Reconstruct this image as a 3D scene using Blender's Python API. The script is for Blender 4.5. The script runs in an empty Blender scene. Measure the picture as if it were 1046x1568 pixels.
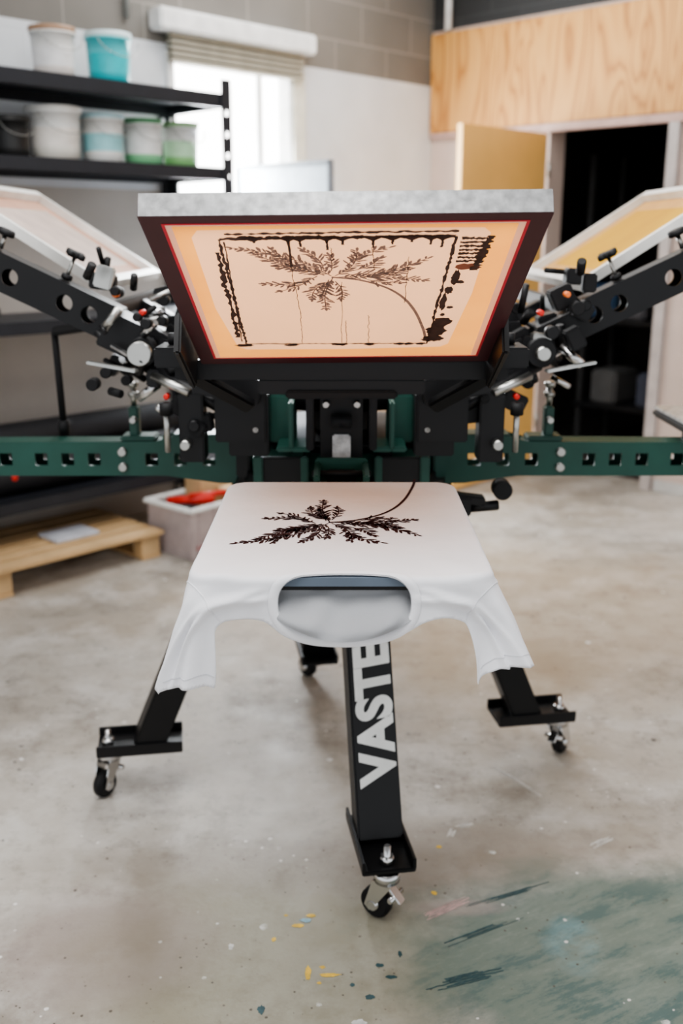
import bpy, bmesh, math, random
import numpy as np
from mathutils import Vector, Matrix, Euler
random.seed(7)
S=bpy.context.scene
COL=S.collection
try:
    S.view_settings.view_transform='AgX'; S.view_settings.look='AgX - Medium High Contrast'
except Exception as ex: print(ex)
# ---------------------------------------------------------------- materials
MATS={}
def nd(nt,t,**k):
    n=nt.nodes.new(t)
    for a,b in k.items(): setattr(n,a,b)
    return n
def mat(name,c,rough=.5,metal=0,var=.12,scale=12,bump=0,bscale=60,trans=0,emis=0,spec=.5):
    if name in MATS: return MATS[name]
    m=bpy.data.materials.new(name); m.use_nodes=True; nt=m.node_tree; L=nt.links
    b=nt.nodes['Principled BSDF']; out=nt.nodes['Material Output']
    tc=nd(nt,'ShaderNodeTexCoord'); no=nd(nt,'ShaderNodeTexNoise'); no.inputs['Scale'].default_value=scale; no.inputs['Detail'].default_value=5
    L.new(tc.outputs['Object'],no.inputs['Vector'])
    r=nd(nt,'ShaderNodeValToRGB')
    e=r.color_ramp.elements; e[0].position=.3; e[1].position=.7
    e[0].color=(*[x*(1-var) for x in c],1); e[1].color=(*[min(1,x*(1+var)) for x in c],1)
    L.new(no.outputs['Fac'],r.inputs['Fac']); L.new(r.outputs['Color'],b.inputs['Base Color'])
    b.inputs['Roughness'].default_value=rough; b.inputs['Metallic'].default_value=metal; b.inputs['Specular IOR Level'].default_value=spec
    if bump:
        n2=nd(nt,'ShaderNodeTexNoise'); n2.inputs['Scale'].default_value=bscale; n2.inputs['Detail'].default_value=4
        L.new(tc.outputs['Object'],n2.inputs['Vector'])
        bp=nd(nt,'ShaderNodeBump'); bp.inputs['Strength'].default_value=bump; bp.inputs['Distance'].default_value=.01
        L.new(n2.outputs['Fac'],bp.inputs['Height']); L.new(bp.outputs['Normal'],b.inputs['Normal'])
    if trans:
        t=nd(nt,'ShaderNodeBsdfTranslucent'); L.new(r.outputs['Color'],t.inputs['Color'])
        mx=nd(nt,'ShaderNodeMixShader'); mx.inputs[0].default_value=trans
        L.new(b.outputs[0],mx.inputs[1]); L.new(t.outputs[0],mx.inputs[2]); L.new(mx.outputs[0],out.inputs['Surface'])
    if emis:
        L.new(r.outputs['Color'],b.inputs['Emission Color']); b.inputs['Emission Strength'].default_value=emis
    MATS[name]=m; return m
black=mat('black_powdercoat',(.006,.006,.007),.42,spec=.4)
black2=mat('black_matte',(.011,.011,.012),.6,spec=.3)
green=mat('dark_green_paint',(.012,.07,.052),.42)
steel=mat('zinc_steel',(.5,.5,.48),.32,1)
chrome=mat('chrome',(.7,.7,.7),.18,1)
alu=mat('aluminium_frame',(.56,.56,.56),.5,.2,var=.3,scale=70)
maroon=mat('maroon_tape',(.06,.012,.016),.5)
redm=mat('red_tape',(.6,.03,.05),.5)
pink=mat('pale_tape',(.95,.80,.76),.6,trans=.4,var=.03)
meshor=mat('orange_emulsion',(1.,.40,.09),.6,var=.10,scale=7,trans=.55,spec=.2)
meshpe=mat('peach_emulsion',(.93,.50,.275),.6,var=.05,scale=4,trans=.55,spec=.2)
meshye=mat('yellow_emulsion',(1.,.50,.02),.5,var=.15,scale=4,trans=.5)
meshpi=mat('pale_pink_emulsion',(.95,.55,.40),.5,var=.15,scale=4,trans=.5)
inkd=mat('dried_dark_ink',(.055,.018,.010),.5,var=.4,scale=80)
inkg=mat('grey_mesh_ink',(.27,.215,.20),.7,var=.2,scale=200,trans=.35,spec=.2)
inks=mat('shirt_ink',(.040,.014,.014),.8,var=.3,scale=100,spec=.1)
cloth=mat('white_cotton',(.80,.80,.83),.9,var=.02,scale=20,bump=.10,bscale=45,spec=.2)
cloth_shaded=mat('cotton_inside_shaded',(.36,.365,.38),.95,var=.05,bump=.1,bscale=45,spec=.1)  # same white cotton, with the shade inside the shirt put into its colour
rubber=mat('rubber_grey',(.13,.165,.21),.6)
red=mat('red_plastic',(.6,.03,.02),.4)
orange=mat('orange_plastic',(.8,.2,.05),.4)
white=mat('white_paint',(.8,.8,.78),.6)
# ---------------------------------------------------------------- helpers
def empty(name,parent=None,mw=None):
    o=bpy.data.objects.new(name,None); COL.objects.link(o)
    if mw is not None: o.matrix_world=mw
    if parent: o.parent=parent
    return o
def obj(name,me,m,parent=None,M=None,smooth=False):
    o=bpy.data.objects.new(name,me); COL.objects.link(o)
    if m and not me.materials: me.materials.append(m)
    if M is not None: o.matrix_basis=M
    if parent: o.parent=parent
    if smooth:
        for p in me.polygons: p.use_smooth=True
    return o
def fromdata(name,v,f,m,parent=None,M=None,smooth=False):
    me=bpy.data.meshes.new(name); me.from_pydata([tuple(x) for x in v],[],f); me.update()
    return obj(name,me,m,parent,M,smooth)
def box(name,size,loc,m,parent=None,rot=(0,0,0),bev=.003,M=None):
    bm=bmesh.new(); bmesh.ops.create_cube(bm,size=1)
    bmesh.ops.scale(bm,vec=size,verts=bm.verts)
    b=min(bev,min(size)*.3)
    if b>0: bmesh.ops.bevel(bm,geom=bm.edges[:],offset=b,segments=2,affect='EDGES')
    me=bpy.data.meshes.new(name); bm.to_mesh(me); bm.free()
    if M is None:
        M=Matrix.Translation(loc)@Euler(rot).to_matrix().to_4x4()
    return obj(name,me,m,parent,M)
def bx(name,x0,x1,y0,y1,z0,z1,m,parent=None,bev=.003,base=None):
    M=Matrix.Translation(((x0+x1)/2,(y0+y1)/2,(z0+z1)/2))
    if base is not None: M=base@M
    return box(name,(x1-x0,y1-y0,z1-z0),None,m,parent,bev=bev,M=M)
def frame(p1,p2,xh):
    z=(Vector(p2)-Vector(p1)).normalized(); x=Vector(xh); x=(x-z*x.dot(z)).normalized(); y=z.cross(x)
    M=Matrix((x,y,z)).transposed().to_4x4(); M.translation=(Vector(p1)+Vector(p2))/2
    return M
def beam(name,p1,p2,w,d,m,parent=None,xh=(1,0,0.001),bev=.004):
    return box(name,(w,d,(Vector(p2)-Vector(p1)).length),None,m,parent,bev=bev,M=frame(p1,p2,xh))
def cyl(name,p1,p2,r,m,parent=None,r2=None,seg=24,bev=.0015):
    p1=Vector(p1);p2=Vector(p2); d=p2-p1
    bm=bmesh.new(); bmesh.ops.create_cone(bm,cap_ends=True,segments=seg,radius1=r,radius2=r if r2 is None else r2,depth=d.length)
    if bev: 
        es=[e for e in bm.edges if any(len(f.verts)>4 for f in e.link_faces)]
        bmesh.ops.bevel(bm,geom=es,offset=min(bev,r*.3,d.length*.3),segments=2,affect='EDGES')
    for f in bm.faces: f.smooth=len(f.verts)<=4
    me=bpy.data.meshes.new(name); bm.to_mesh(me); bm.free()
    M=d.to_track_quat('Z','Y').to_matrix().to_4x4(); M.translation=(p1+p2)/2
    return obj(name,me,m,parent,M)
def lathe(name,prof,m,parent,loc,seg=32,base=None,mats=None,matf=None):
    v=[];f=[]
    for r,z in prof:
        for i in range(seg):
            a=2*math.pi*i/seg; v.append((r*math.cos(a),r*math.sin(a),z))
    n=len(prof)
    for j in range(n-1):
        for i in range(seg):
            k=(i+1)%seg; f.append((j*seg+i,j*seg+k,(j+1)*seg+k,(j+1)*seg+i))
    me=bpy.data.meshes.new(name); me.from_pydata(v,[],f)
    M=Matrix.Translation(loc)
    if base is not None: M=base@M
    if mats:
        for q in mats: me.materials.append(q)
        for p in me.polygons: p.material_index=matf[p.index//seg]
    return obj(name,me,m,parent,M,True)
def curve_mesh(cu):
    o=bpy.data.objects.new('tmp',cu); COL.objects.link(o)
    bpy.context.view_layer.update()
    dg=bpy.context.evaluated_depsgraph_get()
    me=bpy.data.meshes.new_from_object(o.evaluated_get(dg))
    bpy.data.objects.remove(o); return me
def shape(name,outer,holes,th,m,parent=None,M=None):
    cu=bpy.data.curves.new('c','CURVE'); cu.dimensions='2D'; cu.fill_mode='BOTH'; cu.extrude=th/2
    for pts in [outer]+holes:
        s=cu.splines.new('POLY'); s.points.add(len(pts)-1)
        for i,p in enumerate(pts): s.points[i].co=(p[0],p[1],0,1)
        s.use_cyclic_u=True
    me=curve_mesh(cu); me.name=name; me.materials.clear()
    return obj(name,me,m,parent,M)
def rect(x0,x1,y0,y1): return [(x0,y0),(x1,y0),(x1,y1),(x0,y1)]
def circ(x,y,r,n=24): return [(x+r*math.cos(2*math.pi*i/n),y+r*math.sin(2*math.pi*i/n)) for i in range(n)]
def mrow(x,y,z,t):
    M=Matrix((Vector(x),Vector(y),Vector(z))).transposed().to_4x4(); M.translation=Vector(t); return M
def flatpolys(name,polys,z,m,parent=None,M=None):
    v=[];f=[]
    for p in polys:
        n=len(v); v+= [(a,b,z) for a,b in p]; f.append(tuple(range(n,n+len(p))))
    me=bpy.data.meshes.new(name); me.from_pydata(v,[],f); me.update()
    bm=bmesh.new(); bm.from_mesh(me); bmesh.ops.triangulate(bm,faces=bm.faces[:],ngon_method='EAR_CLIP'); bm.to_mesh(me); bm.free()
    return obj(name,me,m,parent,M)
def blob(x,y,rx,ry,n=16,j=.3):
    return [(x+rx*math.cos(2*math.pi*i/n)*(1+random.uniform(-j,j)),y+ry*math.sin(2*math.pi*i/n)*(1+random.uniform(-j,j))) for i in range(n)]
def strip(pts,w,j=.3,sub=8):
    P=[]
    for a,b in zip(pts[:-1],pts[1:]):
        for k in range(sub): P.append(((a[0]+(b[0]-a[0])*k/sub),(a[1]+(b[1]-a[1])*k/sub)))
    P.append(pts[-1])
    Ls=[];Rs=[]
    for i,p in enumerate(P):
        a=P[max(0,i-1)]; b=P[min(len(P)-1,i+1)]
        dx,dy=b[0]-a[0],b[1]-a[1]; l=math.hypot(dx,dy) or 1
        ww=w*(1+random.uniform(-j,j))/2; w2=w*(1+random.uniform(-j,j))/2
        Ls.append((p[0]-dy/l*ww,p[1]+dx/l*ww)); Rs.append((p[0]+dy/l*w2,p[1]-dx/l*w2))
    return [[Ls[i],Ls[i+1],Rs[i+1],Rs[i]] for i in range(len(P)-1)]
# ---------------------------------------------------------------- room frame
ang=math.radians(-44)
R=Matrix.Translation((.525,6.21,0))@Matrix.Rotation(ang,4,'Z')
def wallmat(name,low,up,h,axis,low_shade=None):
    m=bpy.data.materials.new(name); m.use_nodes=True; nt=m.node_tree; L=nt.links; b=nt.nodes['Principled BSDF']
    tc=nd(nt,'ShaderNodeTexCoord'); sp=nd(nt,'ShaderNodeSeparateXYZ'); L.new(tc.outputs['Object'],sp.inputs[0])
    cb=nd(nt,'ShaderNodeCombineXYZ'); L.new(sp.outputs[axis],cb.inputs[0]); L.new(sp.outputs['Z'],cb.inputs[1])
    br=nd(nt,'ShaderNodeTexBrick'); br.inputs['Scale'].default_value=1; br.inputs['Brick Width'].default_value=.40; br.inputs['Row Height'].default_value=.19
    br.inputs['Mortar Size'].default_value=.006; br.inputs['Mortar Smooth'].default_value=.4
    L.new(cb.outputs[0],br.inputs['Vector'])
    br.inputs['Color1'].default_value=(*up,1); br.inputs['Color2'].default_value=(*[x*.85 for x in up],1); br.inputs['Mortar'].default_value=(*[x*1.35 for x in up],1)
    no=nd(nt,'ShaderNodeTexNoise'); no.inputs['Scale'].default_value=3; no.inputs['Detail'].default_value=6; L.new(tc.outputs['Object'],no.inputs['Vector'])
    mp=nd(nt,'ShaderNodeMapRange'); mp.inputs['From Min'].default_value=.3; mp.inputs['From Max'].default_value=.7; mp.inputs['To Min'].default_value=.9; mp.inputs['To Max'].default_value=1.06
    L.new(no.outputs['Fac'],mp.inputs['Value'])
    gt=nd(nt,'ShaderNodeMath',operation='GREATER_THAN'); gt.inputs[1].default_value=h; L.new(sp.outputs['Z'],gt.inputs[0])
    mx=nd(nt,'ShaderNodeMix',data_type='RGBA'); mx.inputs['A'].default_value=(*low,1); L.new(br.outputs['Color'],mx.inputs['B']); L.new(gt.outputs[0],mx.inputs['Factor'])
    if low_shade:  # lower wall: shade under the shelf painted in as darker beige
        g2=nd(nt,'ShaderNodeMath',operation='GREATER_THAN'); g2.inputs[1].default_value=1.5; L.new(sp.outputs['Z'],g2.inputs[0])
        m0=nd(nt,'ShaderNodeMix',data_type='RGBA'); m0.inputs['A'].default_value=(*low_shade,1); m0.inputs['B'].default_value=(*low,1); L.new(g2.outputs[0],m0.inputs['Factor']); L.new(m0.outputs['Result'],mx.inputs['A'])
    ml=nd(nt,'ShaderNodeVectorMath',operation='SCALE'); L.new(mx.outputs['Result'],ml.inputs[0]); L.new(mp.outputs[0],ml.inputs['Scale'])
    L.new(ml.outputs[0],b.inputs['Base Color']); b.inputs['Roughness'].default_value=.75
    bp=nd(nt,'ShaderNodeBump'); bp.inputs['Strength'].default_value=.3; bp.inputs['Distance'].default_value=.008; bp.invert=True
    L.new(br.outputs['Fac'],bp.inputs['Height']); L.new(bp.outputs['Normal'],b.inputs['Normal'])
    return m
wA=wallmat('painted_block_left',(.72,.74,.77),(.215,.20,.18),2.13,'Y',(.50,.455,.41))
wB=wallmat('painted_block_right',(.60,.48,.42),(.035,.035,.035),2.42,'X')  # upper blocks near black: shade above the plywood put into their colour
H=3.0
def multibox(name,boxes,m,bev=0):
    bm=bmesh.new()
    for (x0,x1,y0,y1,z0,z1) in boxes:
        r=bmesh.ops.create_cube(bm,size=1)
        bmesh.ops.scale(bm,vec=(x1-x0,y1-y0,z1-z0),verts=r['verts'])
        bmesh.ops.translate(bm,vec=((x0+x1)/2,(y0+y1)/2,(z0+z1)/2),verts=r['verts'])
    me=bpy.data.meshes.new(name); bm.to_mesh(me); bm.free()
    return obj(name,me,m,None,R)
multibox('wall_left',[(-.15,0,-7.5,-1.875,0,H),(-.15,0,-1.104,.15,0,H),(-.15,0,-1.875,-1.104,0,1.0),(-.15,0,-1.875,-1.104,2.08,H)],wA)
multibox('wall_right',[(0,.816,0,.15,0,H),(1.504,7,0,.15,0,H),(.816,1.504,0,.15,1.85,H)],wB)
multibox('ceiling',[(-.15,7,-7.5,.15,H,H+.1)],mat('ceiling_paint',(.4,.4,.4),.8))
# floor
fm=bpy.data.materials.new('stained_concrete'); fm.use_nodes=True; nt=fm.node_tree; L=nt.links; b=nt.nodes['Principled BSDF']
tc=nd(nt,'ShaderNodeTexCoord')
def noise(sc,det=6,rough=.6,vec=None):
    n=nd(nt,'ShaderNodeTexNoise'); n.inputs['Scale'].default_value=sc; n.inputs['Detail'].default_value=det; n.inputs['Roughness'].default_value=rough
    L.new(vec or tc.outputs['Object'],n.inputs['Vector']); return n.outputs['Fac']
def mr(i,a,b_,c=0,d=1):
    n=nd(nt,'ShaderNodeMapRange'); n.inputs['From Min'].default_value=a; n.inputs['From Max'].default_value=b_; n.inputs['To Min'].default_value=c; n.inputs['To Max'].default_value=d
    L.new(i,n.inputs['Value']); return n.outputs[0]
def mixc(f,a,c,bl='MIX'):
    n=nd(nt,'ShaderNodeMix',data_type='RGBA',blend_type=bl)
    if isinstance(f,float): n.inputs['Factor'].default_value=f
    else: L.new(f,n.inputs['Factor'])
    for s,v in (('A',a),('B',c)):
        if isinstance(v,tuple): n.inputs[s].default_value=(*v,1)
        else: L.new(v,n.inputs[s])
    return n.outputs['Result']
def mul(a,c):
    n=nd(nt,'ShaderNodeMath',operation='MULTIPLY'); L.new(a,n.inputs[0])
    if isinstance(c,float): n.inputs[1].default_value=c
    else: L.new(c,n.inputs[1])
    return n.outputs[0]
def ell(cx,cy,rx,ry,nz,amt=.9,e0=1.25,e1=.7):
    s=nd(nt,'ShaderNodeVectorMath',operation='SUBTRACT'); L.new(tc.outputs['Object'],s.inputs[0]); s.inputs[1].default_value=(cx,cy,0)
    m=nd(nt,'ShaderNodeVectorMath',operation='MULTIPLY'); L.new(s.outputs[0],m.inputs[0]); m.inputs[1].default_value=(1/rx,1/ry,0)
    l=nd(nt,'ShaderNodeVectorMath',operation='LENGTH'); L.new(m.outputs[0],l.inputs[0])
    q=nd(nt,'ShaderNodeMath',operation='MULTIPLY_ADD'); L.new(nz,q.inputs[0]); q.inputs[1].default_value=amt; L.new(l.outputs['Value'],q.inputs[2])
    return mr(q.outputs[0],e0+amt*.5,e1+amt*.5)
n1=noise(1.3); n2=noise(5.,8,.65); n3=noise(28.,5,.7); n4=noise(2.6,8,.7); n6=noise(11.,8,.7)
vr=nd(nt,'ShaderNodeVectorRotate'); vr.rotation_type='Z_AXIS'; vr.inputs['Angle'].default_value=math.radians(-27); L.new(tc.outputs['Object'],vr.inputs['Vector'])
mpp=nd(nt,'ShaderNodeMapping'); mpp.inputs['Scale'].default_value=(1.6,5.5,1); L.new(vr.outputs[0],mpp.inputs[0])
nb=noise(2.6,9,.78,mpp.outputs[0])
c=mixc(mr(n1,.35,.65),(.335,.29,.235),(.55,.525,.485))
c=mixc(mul(mr(n2,.45,.66),.6),c,(.63,.61,.585))
c=mixc(mul(mr(n4,.50,.64),.75),c,(.225,.19,.15))
c=mixc(mul(mr(n6,.52,.66),.55),c,(.26,.225,.19))
c=mixc(mul(mr(n3,.55,.75),.45),c,(.22,.19,.16))
c=mixc(mul(ell(.45,3.4,1.1,.8,n4),.45),c,(.34,.24,.14))
c=mixc(mul(ell(-.12,1.55,.36,.28,n4),.55),c,(.26,.24,.145))
c=mixc(mul(ell(-.45,1.60,.22,.16,n4),.5),c,(.28,.22,.195))
c=mixc(mul(ell(-.1,1.84,.5,.10,n2),.35),c,(.24,.20,.155))
c=mixc(mul(ell(.25,1.90,.30,.12,n4),.5),c,(.26,.21,.165))
c=mixc(mul(ell(.58,1.575,.46,.27,n2,1.0,1.2,.8),.85),c,(.15,.205,.175))
c=mixc(mul(mul(ell(.56,1.56,.42,.26,n2,1.0,1.2,.7),mr(nb,.50,.58)),.6),c,(.05,.115,.12))
c=mixc(mul(mul(ell(.55,1.54,.44,.27,n2,1.0),mr(nb,.46,.36)),.4),c,(.34,.37,.32))
c=mixc(mul(mul(ell(.44,1.61,.05,.08,n2,1.4),mr(n6,.4,.6)),.45),c,(.25,.42,.45))
c=mixc(mul(ell(.235,1.715,.10,.025,n2,1.2),.3),c,(.55,.4,.38))
def specks(sc,th,col,c,msk):
    v=nd(nt,'ShaderNodeTexVoronoi'); v.inputs['Scale'].default_value=sc; L.new(tc.outputs['Object'],v.inputs['Vector'])
    q=nd(nt,'ShaderNodeMath',operation='MULTIPLY_ADD'); L.new(n3,q.inputs[0]); q.inputs[1].default_value=-.2; L.new(v.outputs['Distance'],q.inputs[2])
    return mixc(mul(mr(q.outputs[0],th+.02-.1,th-.1),mr(msk,.50,.56)),c,col)
c=specks(9.,.06,(.72,.71,.69),c,n4); c=specks(14.,.07,(.05,.045,.04),c,n1); c=specks(23.,.07,(.74,.72,.69),c,n2); c=specks(31.,.08,(.11,.09,.07),c,n6); c=specks(48.,.09,(.10,.08,.065),c,n4)
L.new(c,b.inputs['Base Color']); L.new(mr(n2,.3,.7,.36,.62),b.inputs['Roughness'])
bp=nd(nt,'ShaderNodeBump'); bp.inputs['Strength'].default_value=.12; bp.inputs['Distance'].default_value=.01; L.new(n3,bp.inputs['Height']); L.new(bp.outputs[0],b.inputs['Normal'])
cs=[R@Vector(p) for p in ((-.15,-7.5,0),(7,-7.5,0),(7,.15,0),(-.15,.15,0))]
v=[tuple(p) for p in cs]+[(p.x,p.y,-.1) for p in cs]
fromdata('floor',v,[(0,1,2,3),(7,6,5,4),(0,4,5,1),(1,5,6,2),(2,6,7,3),(3,7,4,0)],fm)
# paint splatter on the floor
sp=empty('floor_paint_splatter')
def brush(a,b_,w,n=7,j=.25):
    """one dry-brush stroke = several thin tapering bristle lines"""
    o=[]; dx,dy=b_[0]-a[0],b_[1]-a[1]; L_=math.hypot(dx,dy); ux,uy=dx/L_,dy/L_
    for k in range(n):
        off=(k/(n-1)-.5)*w; t0=random.uniform(0,.35); t1=random.uniform(.6,1.0)
        p=[(a[0]+dx*t-uy*(off+random.uniform(-1,1)*w*.05),a[1]+dy*t+ux*(off+random.uniform(-1,1)*w*.05)) for t in [t0+(t1-t0)*i/14 for i in range(15)]]
        o+=strip(p,w/n*random.uniform(.5,1.3),j,1)
    return o
def fs(n,polys,col,z=.0006): flatpolys(n,polys,z,mat('paint_'+n,col,.5,var=.25,scale=60),sp)
fs('yellow',[blob(-.085,1.66,.012,.006),blob(-.06,1.69,.009,.005),blob(-.062,1.53,.006,.016),blob(-.02,1.525,.018,.005),blob(-.035,1.545,.006,.004),blob(.19,1.76,.006,.006),blob(.215,1.92,.006,.005),blob(-.13,1.62,.005,.005),blob(-.04,1.505,.004,.003),blob(-.11,1.69,.004,.003)],(.75,.48,.05))
fs('pink',brush((.160,1.680),(.262,1.745),.020,9),(.60,.42,.40),.0007)
fs('dark_teal',brush((.25,1.715),(.46,1.805),.010,6)+brush((.15,1.49),(.30,1.54),.022,8)+brush((.19,1.60),(.36,1.69),.012,5)+[blob(.05,1.47,.008,.006),blob(.07,1.55,.007,.005),blob(-.14,1.44,.006,.01),blob(.11,1.58,.004,.008),blob(.02,1.50,.005,.004),blob(.09,1.52,.012,.005)],(.035,.085,.095))
fs('white',brush((.255,2.0),(.31,2.01),.012,5)+brush((.24,1.95),(.255,1.99),.012,5)+brush((.38,2.28),(.50,2.10),.008,4)+brush((.55,1.92),(.61,1.96),.014,6)+[blob(.03,1.41,.012,.008),blob(.33,1.9,.007,.006),blob(-.03,2.3,.008,.009),blob(-.21,1.6,.005,.008),blob(-.16,1.95,.005,.005)],(.66,.65,.62))
fs('sky',[blob(-.07,1.675,.012,.006)],(.3,.5,.6),.0009)
# ---------------------------------------------------------------- window
sill=mat('window_white',(.85,.85,.84),.5)
W=empty('window_1',mw=R)
for n,a in (('jamb_left',(-.12,.02,-1.895,-1.86,.98,2.1)),('jamb_right',(-.12,.02,-1.15,-1.09,.98,2.1)),('sill',(-.14,.05,-1.9,-1.08,.95,1.0)),('head',(-.12,.02,-1.9,-1.08,2.06,2.1)),('mullion',(-.09,-.05,-1.30,-1.27,1.0,2.08))):
    bx(n,*a,sill,W)
bx('glass',-.075,-.07,-1.86,-1.12,1.0,2.07,mat('window_glow_glass',(1,1,.97),.1,emis=7),W,bev=0)
Bd=empty('window_blind',mw=R)
bx('cassette',.0,.10,-1.98,-1.03,2.17,2.26,sill,Bd,bev=.01)
sl=mat('blind_fabric',(.42,.39,.32),.7)
for i in range(5): bx('slat_%d'%i,.02,.06,-1.9,-1.08,2.05+i*.025,2.067+i*.025,sl,Bd)
bx('side_curtain',.01,.03,-1.13,-1.05,1.25,2.08,mat('curtain_cream',(.75,.72,.62),.8),Bd)
cyl('conduit_pipe',R@Vector((.02,-2.1,2.2)),R@Vector((.02,-2.1,2.99)),.012,mat('grey_pvc',(.3,.3,.28),.5))
cyl('conduit_pipe',R@Vector((.13,-.03,2.41)),R@Vector((.13,-.03,2.99)),.02,mat('white_pvc',(.8,.8,.8),.5))
# ---------------------------------------------------------------- plywood + door
pw=bpy.data.materials.new('pine_plywood'); pw.use_nodes=True; nt=pw.node_tree; L=nt.links; b=nt.nodes['Principled BSDF']
tc=nd(nt,'ShaderNodeTexCoord'); mpn=nd(nt,'ShaderNodeMapping'); mpn.inputs['Scale'].default_value=(3.6,3,.7); L.new(tc.outputs['Object'],mpn.inputs[0])
n=nd(nt,'ShaderNodeTexNoise'); n.inputs['Scale'].default_value=1.5; n.inputs['Detail'].default_value=1.5; n.inputs['Distortion'].default_value=.7; L.new(mpn.outputs[0],n.inputs['Vector'])
m1=nd(nt,'ShaderNodeMath',operation='MULTIPLY'); m1.inputs[1].default_value=10; L.new(n.outputs['Fac'],m1.inputs[0])
m2=nd(nt,'ShaderNodeMath',operation='PINGPONG'); m2.inputs[1].default_value=.5; L.new(m1.outputs[0],m2.inputs[0])
m3=nd(nt,'ShaderNodeMath',operation='MULTIPLY'); m3.inputs[1].default_value=2; L.new(m2.outputs[0],m3.inputs[0])
r=nd(nt,'ShaderNodeValToRGB'); e=r.color_ramp.elements; e[0].color=(.44,.19,.05,1); e[1].color=(.68,.36,.115,1); e[1].position=.9; q=e.new(.35); q.color=(.62,.31,.09,1); L.new(m3.outputs[0],r.inputs[0])
v=nd(nt,'ShaderNodeTexVoronoi'); v.inputs['Scale'].default_value=2.2; L.new(tc.outputs['Object'],v.inputs['Vector'])
mk=nd(nt,'ShaderNodeMapRange'); mk.inputs['From Min'].default_value=.07; mk.inputs['From Max'].default_value=.04; L.new(v.outputs['Distance'],mk.inputs['Value'])
mx=nd(nt,'ShaderNodeMix',data_type='RGBA'); L.new(mk.outputs[0],mx.inputs['Factor']); L.new(r.outputs[0],mx.inputs['A']); mx.inputs['B'].default_value=(.20,.07,.02,1)
L.new(mx.outputs['Result'],b.inputs['Base Color']); b.inputs['Roughness'].default_value=.5
P=empty('plywood_panel',mw=R)  # plywood panel fixed to the right wall
bx('plywood_sheet_1',.01,2.43,-.03,-.001,1.875,2.40,pw,P); bx('plywood_sheet_2',2.435,4.8,-.03,-.001,1.875,2.40,pw,P)
trim=mat('pinkish_trim',(.52,.35,.30),.5)
T=empty('trim_1',mw=R)
bx('lintel',.78,1.6,-.035,-.001,1.83,1.872,trim,T); bx('jamb_near',1.504,1.56,-.035,-.001,0,1.83,mat('alu_trim',(.5,.45,.43),.4),T)
bx('lintel_long',.01,.78,-.03,-.001,1.845,1.872,trim,T); bx('lintel_far',1.6,4.8,-.03,-.001,1.845,1.872,trim,T)
bx('baseboard_right',1.57,7,-.012,0,0,.06,mat('alu_base',(.55,.54,.52),.4),None,base=R)
D=empty('door_1',mw=R)
dm=mat('honey_door_veneer',(.84,.50,.17),.4,var=.1,scale=2)
bx('leaf',.795,.83,-.78,-.045,.01,1.82,dm,D)
cyl('handle_rose',(.83,-.72,.95),(.85,-.72,.95),.025,steel,D); cyl('lever',(.845,-.72,.95),(.845,-.62,.95),.009,steel,D)
for z in (.25,.95,1.6): cyl('hinge',(.84,-.035,z),(.84,-.035,z+.08),.008,steel,D)
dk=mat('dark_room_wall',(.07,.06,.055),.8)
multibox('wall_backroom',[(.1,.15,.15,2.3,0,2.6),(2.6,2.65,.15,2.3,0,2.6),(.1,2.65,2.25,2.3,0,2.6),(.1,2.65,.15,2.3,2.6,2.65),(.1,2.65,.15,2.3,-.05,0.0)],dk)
K=empty('backroom_shelf',mw=R)
for z in (.3,.8,1.3): bx('shelf',.75,1.5,.5,.9,z,z+.03,black2,K)
for x in (.76,1.47):
    for y in (.52,.87): bx('post',x,x+.03,y,y+.03,0,1.75,mat('grey_post',(.05,.05,.05),.5),K)
for i,(x,z,cc) in enumerate(((.8,.83,(.03,.07,.14)),(1.0,.83,(.08,.08,.09)),(.85,.33,(.10,.10,.10)),(1.15,.33,(.05,.06,.09)),(1.05,1.33,(.06,.06,.06)),(1.25,.83,(.09,.06,.05)))):
    bx('storage_tub_%d'%i,x,x+.17,.52,.8,z,z+.2,mat('tub%d'%i,cc,.6),K,bev=.015)
# whiteboard
Q=empty('whiteboard',mw=R)
bx('panel',.06,.67,-1.53,-1.515,.5,1.61,mat('whiteboard_face',(.62,.68,.75),.35),Q)
gm=mat('grey_alu',(.25,.27,.3),.4)
bx('rail_top',.05,.68,-1.54,-1.505,1.605,1.625,gm,Q); bx('rail_bottom',.05,.68,-1.54,-1.505,.48,.5,gm,Q)
for x in (.05,.665): bx('upright',x,x+.015,-1.54,-1.505,.04,1.62,gm,Q); 
for x in (.05,.65): bx('foot',x,x+.03,-1.7,-1.35,0,.04,gm,Q)
# ---------------------------------------------------------------- shelf
SH=empty('storage_shelf',mw=R)
sm=mat('charcoal_steel',(.018,.020,.026),.45)
for z,th in ((.26,.05),(.94,.05),(1.53,.05),(1.82,.055)):
    bx('deck',.03,.45,-4.05,-1.92,z+th-.015,z+th,sm,SH)
    bx('lip_front',.435,.455,-4.05,-1.92,z,z+th,sm,SH); bx('lip_back',.025,.04,-4.05,-1.92,z,z+th,sm,SH)
    bx('lip_end',.03,.45,-1.93,-1.915,z,z+th,sm,SH)
def post(x,y,sx,sy):
    holes=[circ(0.0,.1+i*.085,.014,16) for i in range(21)]
    shape('post_face',rect(-.028,.028,0,1.93),holes,.004,sm,SH,mrow((1,0,0),(0,0,1),(0,-1,0),(x-sx*.026,y,0)))
    shape('post_side',rect(-.024,.024,0,1.93),holes,.004,sm,SH,mrow((0,1,0),(0,0,1),(1,0,0),(x,y+sy*.024,0)))
for x,sx in ((.462,1),(.018,-1)):
    post(x,-1.91,sx,-1); post(x,-4.06,sx,1)
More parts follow.
